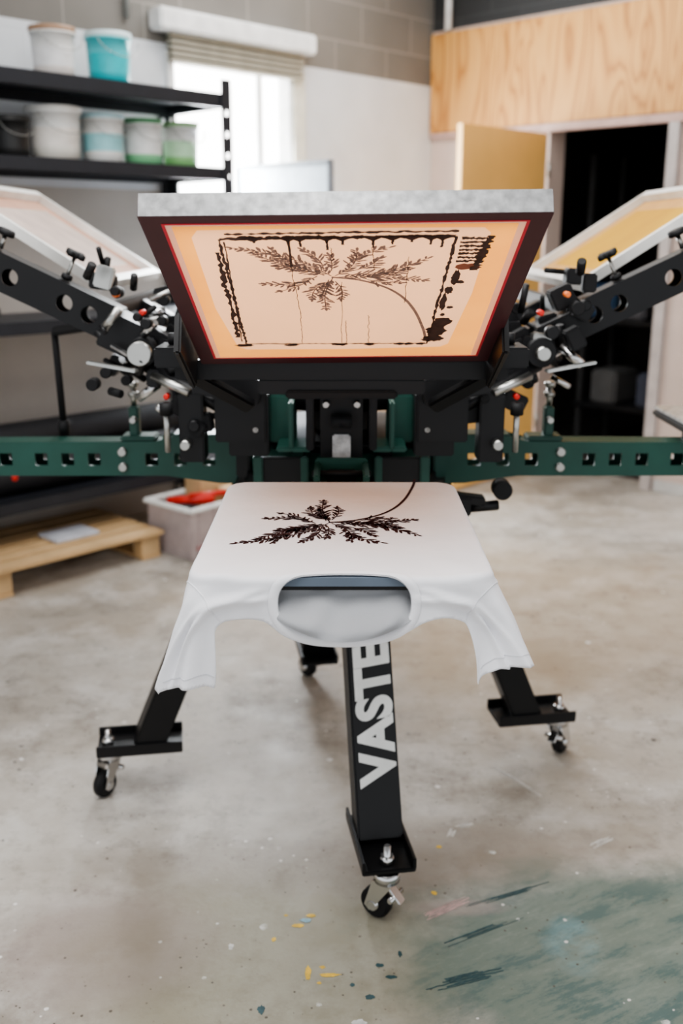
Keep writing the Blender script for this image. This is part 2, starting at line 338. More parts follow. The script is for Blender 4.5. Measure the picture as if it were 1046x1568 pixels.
def bucket(name,x,y,z,r,h,cols,lid=(.8,.8,.78)):
    ms=[mat(name+str(i)+str(cols[i]),cols[i],.4) for i in range(3)]+[mat('lid'+str(lid),lid,.4)]
    E=empty(name,mw=R)
    prof=[(.001,0),(r*.88,0),(r*.9,h*.25),(r*.94,h*.6),(r*.97,h*.86),(r*1.03,h*.86),(r*1.03,h*.9),(r,h*.9),(r*1.05,h*.92),(r*1.05,h),(r*.95,h),(r*.93,h*.97),(.001,h*.97)]
    lathe('body',prof,None,E,(x,y,z),mats=ms,matf=[0,0,1,2,2,2,2,3,3,3,3,3])
    pts=[(x+.0+r*1.04*math.sin(a)*.45+r*.75,y+r*1.04*math.cos(a),z+h*.85-r*.8*math.sin(a)*.9) for a in [math.pi*i/12 for i in range(13)]]
    for a,b_ in zip(pts[:-1],pts[1:]): cyl('bail_handle',a,b_,.002,steel,E,seg=8,bev=0)
wh=(.85,.85,.83)
bucket('paint_bucket',.25,-2.63,1.581,.103,.2,[(.80,.77,.70),(.85,.8,.74),wh],(.88,.87,.83))
bucket('paint_bucket',.25,-2.41,1.581,.086,.19,[wh,(.35,.68,.72),wh],(.5,.72,.78))
bucket('paint_bucket',.25,-2.215,1.581,.085,.185,[(.25,.6,.32),wh,wh],(.10,.3,.14))
bucket('paint_bucket',.25,-2.02,1.581,.08,.185,[(.3,.6,.25),(.5,.75,.5),wh],(.35,.6,.3))
bucket('ink_tub',.25,-2.61,1.876,.085,.19,[(.75,.7,.66),(.85,.85,.85),wh],(.4,.25,.16))
bucket('ink_tub',.25,-2.36,1.876,.09,.2,[(.02,.46,.52),(.02,.54,.60),(.1,.6,.66)],(.7,.85,.88))
bucket('ink_tub',.28,-2.83,1.581,.07,.15,[(.02,.02,.02)]*3,(.03,.03,.03))
# dark goods on low shelves
G=empty('fabric_rolls',mw=R)
for i,(x,z,r) in enumerate(((.14,.41,.075),(.32,.41,.075),(.23,.53,.065))):
    cyl('roll_%d'%i,(x,-3.9,z-.02),(x,-2.25+i*.07,z-.02),r,mat('black_fabric',(.015,.015,.018),.7),G,bev=.01)
cyl('roll_tag',(.39,-3.0,.39),(.40,-3.0,.39),.012,red,G)
G=empty('tool_case',mw=R)
bx('case_body',.1,.42,-3.9,-3.0,.991,1.06,black2,G,bev=.02); bx('case_handle',.42,.45,-3.5,-3.3,1.01,1.03,black2,G)
# pallet
PL=empty('wooden_pallet',mw=R)
pwm=mat('pallet_pine',(.60,.41,.22),.65,var=.2,scale=5)
for i in range(6):
    x=.12+i*.086; bx('board_%d'%i,x,x+.07 if i<5 else x+.085,-3.95,-2.48,.1,.118,pwm,PL)
for y in (-3.92,-3.25,-2.58):
    for x in (.13,.34,.55): bx('block',x,x+.065,y,y+.09,0.016,.085,pwm,PL)
    bx('cross',.12,.62,y,y+.09,.085,.1,pwm,PL); bx('base',.12,.62,y,y+.09,0,.016,pwm,PL)
bx('sheet_of_plastic',.35,.5,-2.9,-2.7,.119,.135,mat('clear_plastic',(.6,.62,.68),.2),None,bev=.006,base=R)
# crate
C=empty('plastic_crate',mw=R@Matrix.Translation((.62,-2.235,0))@Matrix.Rotation(.06,4,'Z'))
cm=mat('translucent_crate',(.74,.66,.65),.3,trans=.5); cr=mat('crate_rim_red',(.45,.16,.16),.4)
bx('bottom',-.13,.13,-.2,.2,.01,.02,cm,C)
for a in ((-.14,-.13,-.215,.215),(.13,.14,-.215,.215),(-.13,.13,-.215,-.205),(-.13,.13,.205,.215)): bx('side',*a,.0,.21,cm,C)
for a in ((-.155,-.13,-.23,.23),(.13,.155,-.23,.23),(-.13,.13,-.23,-.205),(-.13,.13,.205,.23)): bx('rim',*a,.205,.225,white,C,bev=.006)
bx('red_band',.138,.143,-.19,.19,.04,.06,cr,C)
for i in range(5): bx('side_rib',.138,.146,-.18+i*.085,-.172+i*.085,.01,.205,cm,C)
bx('offcut_1',-.11,.0,-.03,.18,.02,.29,pwm,C); bx('offcut_2',.02,.11,.04,.17,.02,.25,pwm,C); bx('offcut_3',-.08,.1,-.2,-.03,.02,.12,cr,C)
cyl('red_tool',(-.06,-.17,.215),(.09,-.04,.225),.02,red,C); bx('black_tool',-.1,.09,-.19,-.11,.122,.21,black2,C,bev=.01)
cyl('red_tool_handle',(.02,-.12,.24),(.10,.02,.245),.012,red,C)
# ---------------------------------------------------------------- press
CX,CY=0.0,2.24
PR=empty('screen_printing_press')
rot=math.radians(9)
SWV=[-2.3,.75,.6,.9]
for k in range(4):
    a=-math.pi/2+rot+k*math.pi/2
    rv=Vector((math.cos(a),math.sin(a),0)); tv=Vector((-math.sin(a),math.cos(a),0))
    c0=Vector((CX,CY,0))
    p1=c0+rv*.19+Vector((0,0,.80)); p2=c0+rv*.472+Vector((0,0,.125))
    beam('leg_%d'%k,p1,p2,.092,.07,black,PR,xh=tv)
    M=Matrix((rv,tv,Vector((0,0,1)))).transposed().to_4x4(); M.translation=c0+rv*.49+Vector((0,0,.122))
    box('foot_plate_%d'%k,(.20,.105,.01),None,black,PR,bev=.002,M=M)
    for sgn in (-1,1):
        M3=M.copy(); M3.translation=c0+rv*.49+tv*sgn*.05+Vector((0,0,.135)); box('foot_flange_%d'%k,(.2,.006,.022),None,black,PR,M=M3,bev=.001)
    cc=c0+rv*.565
    sw=Matrix.Rotation(a+SWV[k],3,'Z'); fx=sw@Vector((1,0,0)); fy=sw@Vector((0,1,0))
    def W3(x,y,z): return cc+fx*x+fy*y+Vector((0,0,z))
    cyl('caster_stem',W3(0,0,.07),W3(0,0,.165),.007,chrome,PR)
    cyl('caster_nut',W3(0,0,.127),W3(0,0,.143),.015,chrome,PR,seg=6)
    cyl('caster_swivel',W3(0,0,.088),W3(0,0,.112),.026,chrome,PR)
    for s_ in (-1,1):
        shape('caster_fork',[(-.022,.09),(.022,.09),(.04,.03),(.028,.02),(.012,.04)],[],.003,chrome,PR,mrow(fx,(0,0,1),fx.cross(Vector((0,0,1))),W3(0,s_*.018,0)))
    cyl('caster_wheel',W3(.022,-.013,.032),W3(.022,.013,.032),.032,black2,PR,bev=.005)
    cyl('caster_hub',W3(.022,-.021,.032),W3(.022,.021,.032),.011,chrome,PR)
    beam('caster_brake',W3(-.035,0,.05),W3(.0,0,.085),.022,.006,chrome,PR,xh=fy)
    cyl('caster_brake_bolt',W3(-.02,-.024,.06),W3(-.02,.024,.06),.006,chrome,PR)
    if k==0:
        d=(p2-p1).normalized(); n=tv.cross(d).normalized()
        if n.y>0: n=-n
        cu=bpy.data.curves.new('t','FONT'); cu.body='VASTEX'; cu.size=.098; cu.extrude=.0006; cu.offset=.0042; cu.align_x='LEFT'; cu.space_character=1.0; cu.shear=-.12
        me=curve_mesh(cu); me.materials.clear()
        org=p2-d*.115+n*.0358+tv*.036
        obj('leg_lettering',me,white,PR,mrow(-d,-tv,(-d).cross(-tv),org))
# central column
cyl('column',(0,CY,.55),(0,CY,1.1),.075,black,PR)
cyl('column_base',(0,CY,.74),(0,CY,.80),.25,black,PR,seg=8)
cyl('lower_turntable',(0,CY,.79),(0,CY,.865),.235,green,PR,seg=8)
cyl('lower_turntable_cap',(0,CY,.865),(0,CY,.885),.2,black,PR,seg=32)
cyl('upper_turntable',(0,CY,.955),(0,CY,1.0),.25,black,PR,seg=8)
for i in range(8):
    a=math.pi/8+i*math.pi/4; rv=Vector((math.cos(a),math.sin(a),0))
    beam('gusset_%d'%i,Vector((0,CY,0))+rv*.235+Vector((0,0,.785)),Vector((0,CY,0))+rv*.235+Vector((0,0,.87)),.03,.02,green if i%2 else black,PR)
for s_ in (-1,1):
    bx('turntable_skirt',s_*.12-.045,s_*.12+.045,1.985,1.995,.785,.865,black,PR)
    bx('turntable_rib',s_*.075-.008,s_*.075+.008,1.97,1.99,.785,.87,green,PR); bx('turntable_rib',s_*.17-.01,s_*.17+.01,1.975,1.995,.785,.87,green,PR)
def larm(ax,board):
    d=Vector((math.cos(ax),math.sin(ax),0)); t=Vector((-d.y,d.x,0))
    holes=[]
    for x in (.30,.365,.43,.56,.62,.68,.76,.84,.92): holes.append(rect(x-.014,x+.014,-.012,.016))
    out=[(.17,-.055),(.28,-.053),(.40,-.036),(1.12,-.036),(1.12,.038),(.42,.043),(.38,.055),(.17,.06)]
    for s_ in (-1,1):
        shape('board_arm_side',out,holes,.005,green,PR,mrow(d,(0,0,1),d.cross(Vector((0,0,1))),Vector((CX,CY,.81))+t*s_*.032))
    def Wp(r,tt,z): return Vector((CX,CY,0))+d*r+t*tt+Vector((0,0,z))
    beam('board_arm_top',Wp(.2,0,.867),Wp(.38,0,.867),.066,.005,green,PR,xh=t); beam('board_arm_top',Wp(.41,0,.85),Wp(1.12,0,.847),.066,.005,green,PR,xh=t)
    beam('board_arm_bottom',Wp(.40,0,.777),Wp(1.12,0,.777),.066,.005,green,PR,xh=t)
    for zz in (.83,.795):
        cyl('arm_bolt',Wp(.495,-.045,zz),Wp(.495,.045,zz),.010,steel,PR)
    beam('stop_post',Wp(.47,0,.85),Wp(.47,0,.93),.03,.022,green,PR,xh=t)
    beam('stop_base',Wp(.42,0,.858),Wp(.50,0,.858),.06,.012,green,PR,xh=t)
    cyl('stop_bolt',Wp(.47,0,.93),Wp(.47,0,.975),.007,steel,PR); cyl('stop_nut',Wp(.47,0,.95),Wp(.47,0,.962),.013,steel,PR,seg=6)
    cyl('stop_head',Wp(.47,0,.972),Wp(.47,0,.985),.012,steel,PR)
    cyl('stop_cross_bolt',Wp(.47,-.03,.9),Wp(.47,.03,.9),.008,steel,PR)
    beam('side_board_support',Wp(board+.06,0,.842),Wp(board+.06,0,.872),.05,.08,black,PR,xh=t)
    beam('side_board_edge',Wp(board,0,.882),Wp(1.3,0,.882),.38,.02,black,PR,xh=t,bev=.006)
    beam('side_board_top',Wp(board+.002,0,.8955),Wp(1.298,0,.8955),.376,.007,alu,PR,xh=t,bev=.001)
    cyl('side_board_clamp',Wp(board+.01,-.1,.85),Wp(board+.01,-.1,.875),.012,steel,PR)
larm(math.pi,.86); larm(0,.765); larm(math.pi/2,.79)
# front board arm
bx('front_arm',-.035,.035,1.28,2.05,.795,.838,green,PR)
for s_ in (-1,1): bx('front_arm_bracket',s_*.045-.006,s_*.045+.006,1.74,1.86,.80,.885,green,PR)
bx('front_arm_plate',-.05,.05,1.86,1.875,.80,.89,green,PR); bx('front_arm_block',-.028,.028,1.83,1.86,.825,.87,black,PR)
for s_ in (-1,1): cyl('front_arm_bolt',(s_*.035,1.72,.86),(s_*.035,1.75,.86),.008,steel,PR)
cyl('arm_lock_shaft',(-.055,1.80,.875),(.055,1.80,.875),.006,black2,PR)
bx('board_rail',-.03,.03,1.3,1.74,.838,.848,steel,PR)
# platen
def rrect(x0,x1,y0,y1,r,n=8):
    o=[]
    for cx,cy,a0 in ((x1-r,y1-r,0),(x0+r,y1-r,90),(x0+r,y0+r,180),(x1-r,y0+r,270)):
        for i in range(n+1):
            a=math.radians(a0+90*i/n); o.append((cx+r*math.cos(a),cy+r*math.sin(a)))
    return o
shape('shirt_board',rrect(-.192,.192,1.222,1.728,.028),[],.012,rubber,PR,Matrix.Translation((0,0,.8665)))
shape('shirt_board_base',rrect(-.19,.19,1.225,1.725,.026),[],.006,black,PR,Matrix.Translation((0,0,.8575)))
# front print head
bx('clamp_bar',-.30,.30,1.79,1.825,1.05,1.085,black,PR)
for s_ in (-1,1):
    bx('clamp_end',s_*.295-.028,s_*.295+.028,1.72,1.82,1.08,1.115,black,PR)
    beam('clamp_side',(s_*.264,1.62,1.15),(s_*.264,1.79,1.068),.012,.07,black,PR)
    cyl('clamp_knob',(s_*.295,1.78,1.115),(s_*.295,1.78,1.135),.012,black2,PR)
    beam('clamp_brace',(s_*.29,1.80,1.07),(s_*.17,1.86,.99),.03,.02,black,PR)
bx('head_plate',-.152,.152,1.80,1.90,1.022,1.05,black,PR)
bx('head_lip',-.10,.10,1.79,1.80,1.015,1.03,black2,PR)
beam('front_head_arm',(0,1.90,1.03),(0,2.2,1.02),.11,.06,black,PR)
bx('center_guide',-.042,.042,1.93,1.99,.87,1.02,black,PR)
bx('center_guide_plate',-.018,.018,1.915,1.93,.875,.925,alu,PR); 
cyl('center_roller',(-.02,1.9,.955),(.02,1.9,.955),.014,black2,PR)
for s_ in (-1,1):
    cyl('center_bolt',(s_*.03,1.91,.985),(s_*.03,1.93,.985),.007,steel,PR)
    bx('green_bracket_web',s_*.10-.005,s_*.10+.005,1.94,2.04,.885,.985,green,PR)
    bx('green_bracket_face',s_*.12-.028,s_*.12+.028,2.035,2.045,.885,.985,green,PR)
    bx('green_bracket_foot',s_*.095-.035,s_*.095+.035,1.94,2.04,.885,.895,green,PR)
    bx('cheek',s_*.062-.008,s_*.062+.008,1.93,2.08,.89,1.0,black,PR)
    bx('head_side_cover',s_*.185-.04,s_*.185+.04,1.95,2.0,.875,1.0,black,PR); cyl('cover_bolt',(s_*.17,1.94,.93),(s_*.17,1.96,.93),.007,steel,PR)
# side print heads, mirrored
for s_ in (-1,1):
    def V(x,y,z): return (s_*x,y,z)
    T=math.radians(25.5); dr=Vector((s_*math.cos(T),0,math.sin(T))); up=Vector((-s_*math.sin(T),0,math.cos(T)))
    org=Vector(V(.47,2.13,1.118))
    nrm_=dr.cross(up)
    out=[(0,-.038),(.52,-.038),(.52,.038),(.02,.038),(0,.02)]
    holes=[circ(x,-.002,.0175) for x in (.06,.115,.235,.36,.415)]
    for yy in (-.026,.026):
        shape('print_arm_side',out,holes,.004,black,PR,mrow(dr,up,nrm_,org+Vector((0,yy,0))))
    for uu in (-.036,.036):
        beam('print_arm_flange',org+up*uu,org+up*uu+dr*.52,.052,.004,black,PR,xh=(0,1,0))
    k0=org+dr*.135+up*.04; k1=k0+up*.05
    cyl('knob_stem',k0,k1,.004,steel,PR); cyl('knob_nut',k0,k0+up*.012,.012,black2,PR,seg=6)
    cyl('knob_head',k1,k1+up*.012,.015,black2,PR)
    for q in range(4):
        a=q*math.pi/2+.4; o=dr*math.cos(a)*.016+Vector((0,1,0))*math.sin(a)*.016
        cyl('knob_lobe',k1+o,k1+o+up*.012,.008,black2,PR,seg=12)
    k0=org+dr*.28+up*.04
    cyl('knob_stem',k0,k0+up*.03,.005,steel,PR); cyl('knob_head',k0+up*.03,k0+up*.042,.018,black2,PR)
    beam('head_link',V(.10,2.16,.985),V(.47,2.14,1.11),.07,.055,black,PR,xh=(0,1,0))
    beam('head_link_front',V(.16,2.0,.985),V(.42,2.06,1.075),.03,.035,black,PR,xh=(0,1,0))
    box('joint_block',(.085,.11,.075),V(.455,2.13,1.10),black,PR,rot=(0,-s_*T,0))
    cyl('joint_cap',V(.40,1.975,1.075),V(.40,2.02,1.075),.024 if s_<0 else .014,steel,PR); cyl('joint_cap_body',V(.40,2.0,1.075),V(.40,2.1,1.075),.030,black,PR)
    cyl('pivot_shaft',V(.30,1.96,1.0),V(.38,2.0,1.03),.009,steel,PR)
    cyl('gas_spring',V(.17,1.97,.93),V(.40,2.02,1.05),.013,black,PR); cyl('gas_rod',V(.36,2.01,1.03),V(.47,2.05,1.085),.006,chrome,PR)
    beam('handle_plate',V(.40,1.95,1.045),V(.50,1.97,1.06),.02,.006,steel,PR,xh=(0,1,0))
    box('mechanism_block',(.10,.1,.1),V(.20,1.99,.955),black,PR); box('mechanism_block_small',(.05,.06,.14),V(.30,1.99,.93),black,PR)
    box('mechanism_cover',(.13,.05,.05),V(.22,1.93,1.02),black,PR,rot=(0,-s_*.2,0))
    box('mechanism_side_block',(.10,.08,.09),V(.34,2.08,1.04),black,PR,rot=(0,-s_*.4,0))
    cyl('adjust_screw',V(.345,1.94,.885),V(.345,1.94,.985),.006,steel,PR); cyl('adjust_screw_head',V(.345,1.94,.96),V(.345,1.94,.985),.013,black2,PR)
    cyl('adjust_knob',V(.31,1.93,.90),V(.31,1.96,.90),.010,steel,PR)
    rr=random.Random(11 if s_<0 else 23)
    for i in range(90):
        r=rr.uniform(.20,.50); z=1.02+(r-.26)*.45+rr.uniform(-.12,.12); y=rr.uniform(1.97,2.22)
        t_=rr.random(); m=rr.choice([black,black,black,black2,steel,black,black2,black2,chrome,black2])
        if t_<.45:
            d=Vector((rr.uniform(-1,1),rr.uniform(-.6,.6),rr.uniform(-.5,1))).normalized()*rr.uniform(.02,.06)
            cyl('hardware_pin_%d'%i,V(r,y,z),(s_*(r+d.x),y+d.y,z+d.z),rr.uniform(.004,.010),m,PR,seg=12)
        elif t_<.85: box('hardware_block_%d'%i,(rr.uniform(.02,.055),rr.uniform(.02,.05),rr.uniform(.018,.045)),V(r,y,z),m if m is not chrome else black,PR,rot=(0,rr.uniform(-.6,.6),0))
        else: cyl('hardware_cap_%d'%i,V(r,y-.03,z),V(r,y,z),rr.uniform(.008,.015),m,PR,seg=16)
    for (x,z) in ((.39,1.155),(.44,1.19),(.35,.99)): cyl('red_cap',V(x,1.975,z),V(x,2.0,z),.006,red if x<.4 else orange,PR,seg=12)
    beam('screen_holder',V(.50,2.22,1.145),V(.50,2.95,1.145),.03,.03,black,PR)
    beam('screen_holder_arm',V(.18,2.35,1.0),V(.50,2.50,1.14),.05,.03,black,PR,xh=(0,1,0))
bx('lever_block',.205,.27,2.0,2.05,.735,.775,black,PR); cyl('lever_pin',(.27,2.02,.75),(.33,2.02,.755),.011,black,PR); cyl('lever_tip',(.235,2.02,.715),(.235,2.02,.735),.008,steel,PR)
beam('lever_arm',(.10,2.02,.79),(.30,2.02,.765),.03,.02,black,PR,xh=(0,1,0)); cyl('lever_knob',(.335,2.0,.79),(.335,2.04,.79),.02,black2,PR)
cyl('hanging_lever',(-.655,2.3,1.09),(-.65,2.3,.86),.008,black2,PR); cyl('hanging_lever_grip',(-.65,2.3,.85),(-.65,2.3,.885),.014,black2,PR)
beam('hanging_lever_mount',(-.655,2.3,1.09),(-.50,2.16,1.12),.02,.02,black2,PR)
# ---------------------------------------------------------------- print artwork
def leaf(x,y,a,Ln,Wd):
    c,s_=math.cos(a),math.sin(a); o=[]
    for px,py in ((0,.08),(.3,.5),(.65,.5),(1,.1),(.85,-.38),(.4,-.4)):
        X=px*Ln; Y=py*Wd*(1+random.uniform(-.3,.3)); o.append((x+X*c-Y*s_,y+X*s_+Y*c))
    return o
def artwork():
    rs=random.getstate(); random.seed(9); P=[]
    sprays=[((-.02,.182),(-.148,.090),.10),((-.03,.178),(-.118,.112),-.05),((-.04,.182),(-.112,.208),-.18),((-.05,.190),(-.092,.232),-.1),((-.03,.180),(-.09,.150),.1),((-.05,.160),(-.098,.098),-.1),
            ((-.018,.188),(-.030,.298),.05),((-.022,.20),(-.050,.262),.12),((-.015,.20),(-.006,.262),-.08),((-.024,.195),(-.034,.245),0),
            ((-.015,.182),(.015,.105),.12),((0,.150),(.055,.094),-.10),((-.02,.165),(-.022,.118),.05),((.01,.165),(.045,.128),.1),
            ((-.01,.186),(.108,.199),-.06),((.0,.180),(.108,.130),.10),((.02,.188),(.085,.164),.05),((-.03,.165),(-.055,.100),.1),((.03,.195),(.075,.208),.1)]
    for (bx0,by0),(tx,ty),bend in sprays:
        dx,dy=tx-bx0,ty-by0; Ln=math.hypot(dx,dy); n=max(5,int(Ln/.0070))
        pts=[]
        for i in range(n+1):
            t=i/n; off=bend*Ln*math.sin(math.pi*t); pts.append((bx0+dx*t-dy/Ln*off,by0+dy*t+dx/Ln*off))
        P+=strip(pts,.0019,.15,2)
        for i in range(1,n+1):
            a=math.atan2(pts[i][1]-pts[i-1][1],pts[i][0]-pts[i-1][0]); g=.75+.45*math.sin(math.pi*(i/n)**.8)
            for sg in (-1,1):
                if random.random()<.9: P.append(leaf(*pts[i],a+sg*random.uniform(.4,.95),.0150*g*random.uniform(.55,1.25),.0046*random.uniform(.7,1.2)))
        P.append(leaf(*pts[-1],a,.014,.0045))
    st=[(-.02,.186),(.02,.197),(.058,.224),(.085,.262),(.106,.315),(.121,.375),(.128,.41),(.132,.441)]
    sm_=[]
    for i in range(len(st)-1):
        p0=st[max(0,i-1)];p1=st[i];p2=st[i+1];p3=st[min(len(st)-1,i+2)]
        for k in range(6):
            t=k/6; sm_.append(tuple(.5*((2*p1[j])+(-p0[j]+p2[j])*t+(2*p0[j]-5*p1[j]+4*p2[j]-p3[j])*t*t+(-p0[j]+3*p1[j]-3*p2[j]+p3[j])*t**3) for j in (0,1)))
    sm_.append(st[-1])
    P+=strip(sm_,.0048,.05,1)
    random.setstate(rs); return P
ART=artwork()
# ---------------------------------------------------------------- screens
T=math.radians(25.8); c_,s_=math.cos(T),math.sin(T)
tw=math.radians(-.6)
MF=Matrix.Translation((.005,1.273,1.326))@Matrix.Rotation(tw,4,'Y')@mrow((1,0,0),(0,c_,-s_),(0,s_,c_),(0,0,0))
w,l=.51,.555
F=empty('printing_screen',mw=MF)
h=w/2
def Z(z): return Matrix.Translation((0,0,z))
shape('frame',rect(-h,h,0,l),[rect(-h+.025,h-.025,.020,l-.025)],.03,alu,F,Z(.015))
PEA=[(-.188,.040),(.0,.038),(.176,.040),(.186,.055),(.186,.25),(.172,.465),(.160,.480),(-.0,.487),(-.168,.484),(-.182,.470),(-.198,.3),(-.198,.06)]
shape('mesh_emulsion_border',rect(-h+.022,h-.022,.018,l-.022),[PEA],0,meshor,F,Z(.0))
shape('mesh_center',PEA,[],0,meshpe,F,Z(.0))
shape('underside_tape',rect(-h+.0005,h-.0005,.001,l),[rect(-h+.026,h-.026,.020,l-.03)],.001,maroon,F,Z(-.0006))
shape('side_tape_l',rect(0,.029,0.003,l),[],.001,maroon,F,mrow((0,0,1),(0,1,0),(-1,0,0),(-h-.0006,0,0))); shape('side_tape_r',rect(0,.029,0.003,l),[],.001,maroon,F,mrow((0,0,1),(0,1,0),(-1,0,0),(h+.0006,0,0)))
shape('red_tape_line',rect(-h+.025,h-.025,.019,l-.029),[rect(-h+.029,h-.029,.0225,l-.0325)],.0004,redm,F,Z(-.0014))
shape('pale_tape_line',rect(-h+.029,h-.029,.0225,l-.0325),[rect(-h+.037,h-.038,.026,l-.035)],0,pink,F,Z(-.0012))
polys=[]
def wob(a,b,n,j): return [(a[0]+(b[0]-a[0])*i/n+random.uniform(-j,j),a[1]+(b[1]-a[1])*i/n+random.uniform(-j,j)) for i in range(n+1)]
tl,tr,bl,br_=(-.163,.062),(.142,.060),(-.166,.452),(.136,.458)
polys+=strip(wob(tl,tr,30,.0008),.007,.6,2)+strip(wob((tr[0],tr[1]),br_,30,.0005),.0042,.7,2)+strip(wob(bl,br_,30,.0006),.0036,.7,2)+strip(wob(tl,bl,30,.0006),.0042,.7,2)
polys+=strip(wob((-.157,.07),(-.172,.44),24,.0006),.0018,.7,2)
polys+=strip(wob((-.170,.10),(-.176,.42),20,.001),.0065,.9,2)+strip(wob((-.155,.048),(.145,.045),30,.0008),.0045,.9,2)
for x in (-.172,-.164,-.09,-.01,.04,.09,.105,.125): polys.append(blob(x,.459,random.uniform(.008,.015),.006))
for i in range(46):
    x=random.uniform(-.16,.14); polys.append(blob(x,.059,random.uniform(.004,.012),random.uniform(.003,.006)))
for x,ln in ((-.075,.085),(-.06,.025),(-.025,.035),(-.005,.02),(.035,.03),(.06,.02),(.085,.014),(.11,.022),(.125,.03),(-.12,.012)):
    polys+=strip([(x,.062),(x+.001,.062+ln*.5),(x+.001,.062+ln)],.0032,.4,4); polys.append([(x-.014,.060),(x+.014,.060),(x+.003,.070),(x+.001,.062+ln*.5),(x-.002,.070)])
for x,y0,y1 in ((-.075,.14,.33),(-.02,.09,.13),(-.005,.2,.46),(.035,.09,.16),(-.07,.33,.45),(.035,.33,.45),(.085,.12,.28),(.0,.35,.46)):
    polys+=strip(wob((x,y0),(x+random.uniform(-.006,.006),y1),16,.0012),.0009,.5,2)
for i in range(7):
    y=.066+i*.0115; polys+=strip(wob((.150,y),(.183,y+random.uniform(-.002,.002)),6,.0008),.0062,.6,3)
polys+=strip(wob((.187,.06),(.179,.165),12,.0012),.010,.7,3)
for x,y,a,b_ in ((.155,.19,.006,.024),(.163,.205,.006,.006),(.150,.235,.006,.014),(.153,.36,.014,.02),(.146,.40,.016,.026),(.143,.435,.018,.014),(.158,.30,.005,.005),(.15,.33,.004,.006),(.146,.28,.005,.03)): polys.append(blob(x,y,a,b_,24,.22))
flatpolys('dried_ink',polys,-.0018,inkd,F)
flatpolys('stencil_artwork',ART,-.0010,inkg,F)
flatpolys('brown_wash',[blob(.167,.155,.018,.010,20,.25)],-.0008,mat('ink_haze',(.30,.09,.045),.6),F)
T=math.atan2(.221,.3405); c_,s_=math.cos(T),math.sin(T)
ML=mrow((0,-1,0),(c_,0,-s_),(s_,0,c_),(-.872,2.60,1.403)); MR_=mrow((0,1,0),(-c_,0,-s_),(-s_,0,c_),(.872,2.60,1.403))
def sidescreen(M,a,b_):
    E=empty('printing_screen',mw=M); h=.35; l=.406; fw=.022
    shape('frame',rect(-h,h,0,l),[rect(-h+fw,h-fw,fw,l-fw)],.022,mat('light_alu',(.8,.79,.76),.4,.1),E,Z(.011))
    q=rect(-.26,.26,.07,.33)
    shape('mesh_border',rect(-h+.02,h-.02,.02,l-.02),[q],0,a,E,Z(.001)); shape('mesh_center',q,[],0,b_,E,Z(.001))
sidescreen(ML,meshpi,mat('hazy_peach',(.92,.74,.66),.5,trans=.5)); sidescreen(MR_,mat('pale_orange_emulsion',(1.,.52,.16),.5,trans=.5),meshye)
# ---------------------------------------------------------------- shirt
TOP=.8755; hx,y0b,y1b,rc=.193,1.221,1.729,.03
def sat(x): return max(0,min(1,x))
def smooth(x): x=sat(x); return x*x*(3-2*x)
def ridge(t,w): # single soft crease
    return math.exp(-(t/w)**2)
def shirtmap(x,y):
    qx=max(-hx+rc,min(hx-rc,x)); qy=max(y0b+rc,min(y1b-rc,y)); vx,vy=x-qx,y-qy; dist=math.hypot(vx,vy)
    k=smooth((abs(x)-.10)/.06)*smooth((1.33-y)/.08)
    wr=math.sin((abs(x)*.9+y*.55)*70+(0 if x>0 else 1.3))
    if dist<=rc:
        return Vector((x,y,TOP+k*.0018*(1+wr)))
    nx,ny=vx/dist,vy/dist; bx_,by_=qx+nx*rc,qy+ny*rc; d=dist-rc; rb=.009
    if d<rb*math.pi/2: a=d/rb; o=rb*math.sin(a); dn=rb*(1-math.cos(a)); e=0
    else:
        e=d-rb*math.pi/2
        wf=smooth((1.40-y)/.14)
        if ny<0: sl=.12+.24*abs(nx)*(1.25 if x>0 else .45)
        elif ny>0.3: sl=-.3
        else: sl=-.6+(.6+.34*(1.2 if x>0 else .5))*wf
        o=rb+sl*e; dn=rb+e*math.sqrt(max(.1,1-sl*sl))
    g=smooth(e/.05); front=sat(-ny)
    nm=smooth((abs(x-.004)-.085)/.05)
    sx=1 if x>0 else -1
    u=x*30+(y-1.2)*24*sx
    o+=g*front*nm*(.008*math.sin(u+.4)+.003*math.sin(u*2.1+1.1))
    # creases running from collar to the armpit
    gg=smooth(e/.02)*smooth((abs(x)-.085)/.03)
    q=(abs(x)-.09)
    o+=gg*.007*(ridge((1.205-y)-q*.35,.006)+.8*ridge((1.190-y)-q*.12,.006)-.7*ridge((1.198-y)-q*.24,.006))*(front+.2)
    phi=math.atan2(-ny,abs(nx))
    cor=sat(1-abs(phi-.75)/.9) if ny<0.1 else 0
    cor=smooth(cor)
    o+=smooth(e/.07)*cor*(.013*math.sin(phi*4.2+(.3 if x>0 else -.6))+.004*math.sin(phi*11+e*20))*(.6+e*5)
    if x<0: o+=smooth(e/.03)*cor*.006
    tx,ty=-ny,nx
    sw=g*front*nm*.003*math.sin(dn*40+x*20)
    return Vector((bx_+nx*o+tx*sw,by_+ny*o+ty*sw,TOP-dn+k*.0018*(1+wr)*(1-g)))
def nrm(x,y):
    h_=.001; a=shirtmap(x+h_,y)-shirtmap(x-h_,y); b_=shirtmap(x,y+h_)-shirtmap(x,y-h_); return a.cross(b_).normalized()
def catmull(st,k=10):
    o=[];n=len(st)
    for i in range(n):
        p0,p1,p2,p3=st[i-1],st[i],st[(i+1)%n],st[(i+2)%n]
        for q in range(k):
            t=q/k; o.append(tuple(.5*((2*p1[j])+(-p0[j]+p2[j])*t+(2*p0[j]-5*p1[j]+4*p2[j]-p3[j])*t*t+(-p0[j]+3*p1[j]-3*p2[j]+p3[j])*t**3) for j in (0,1)))
    return o
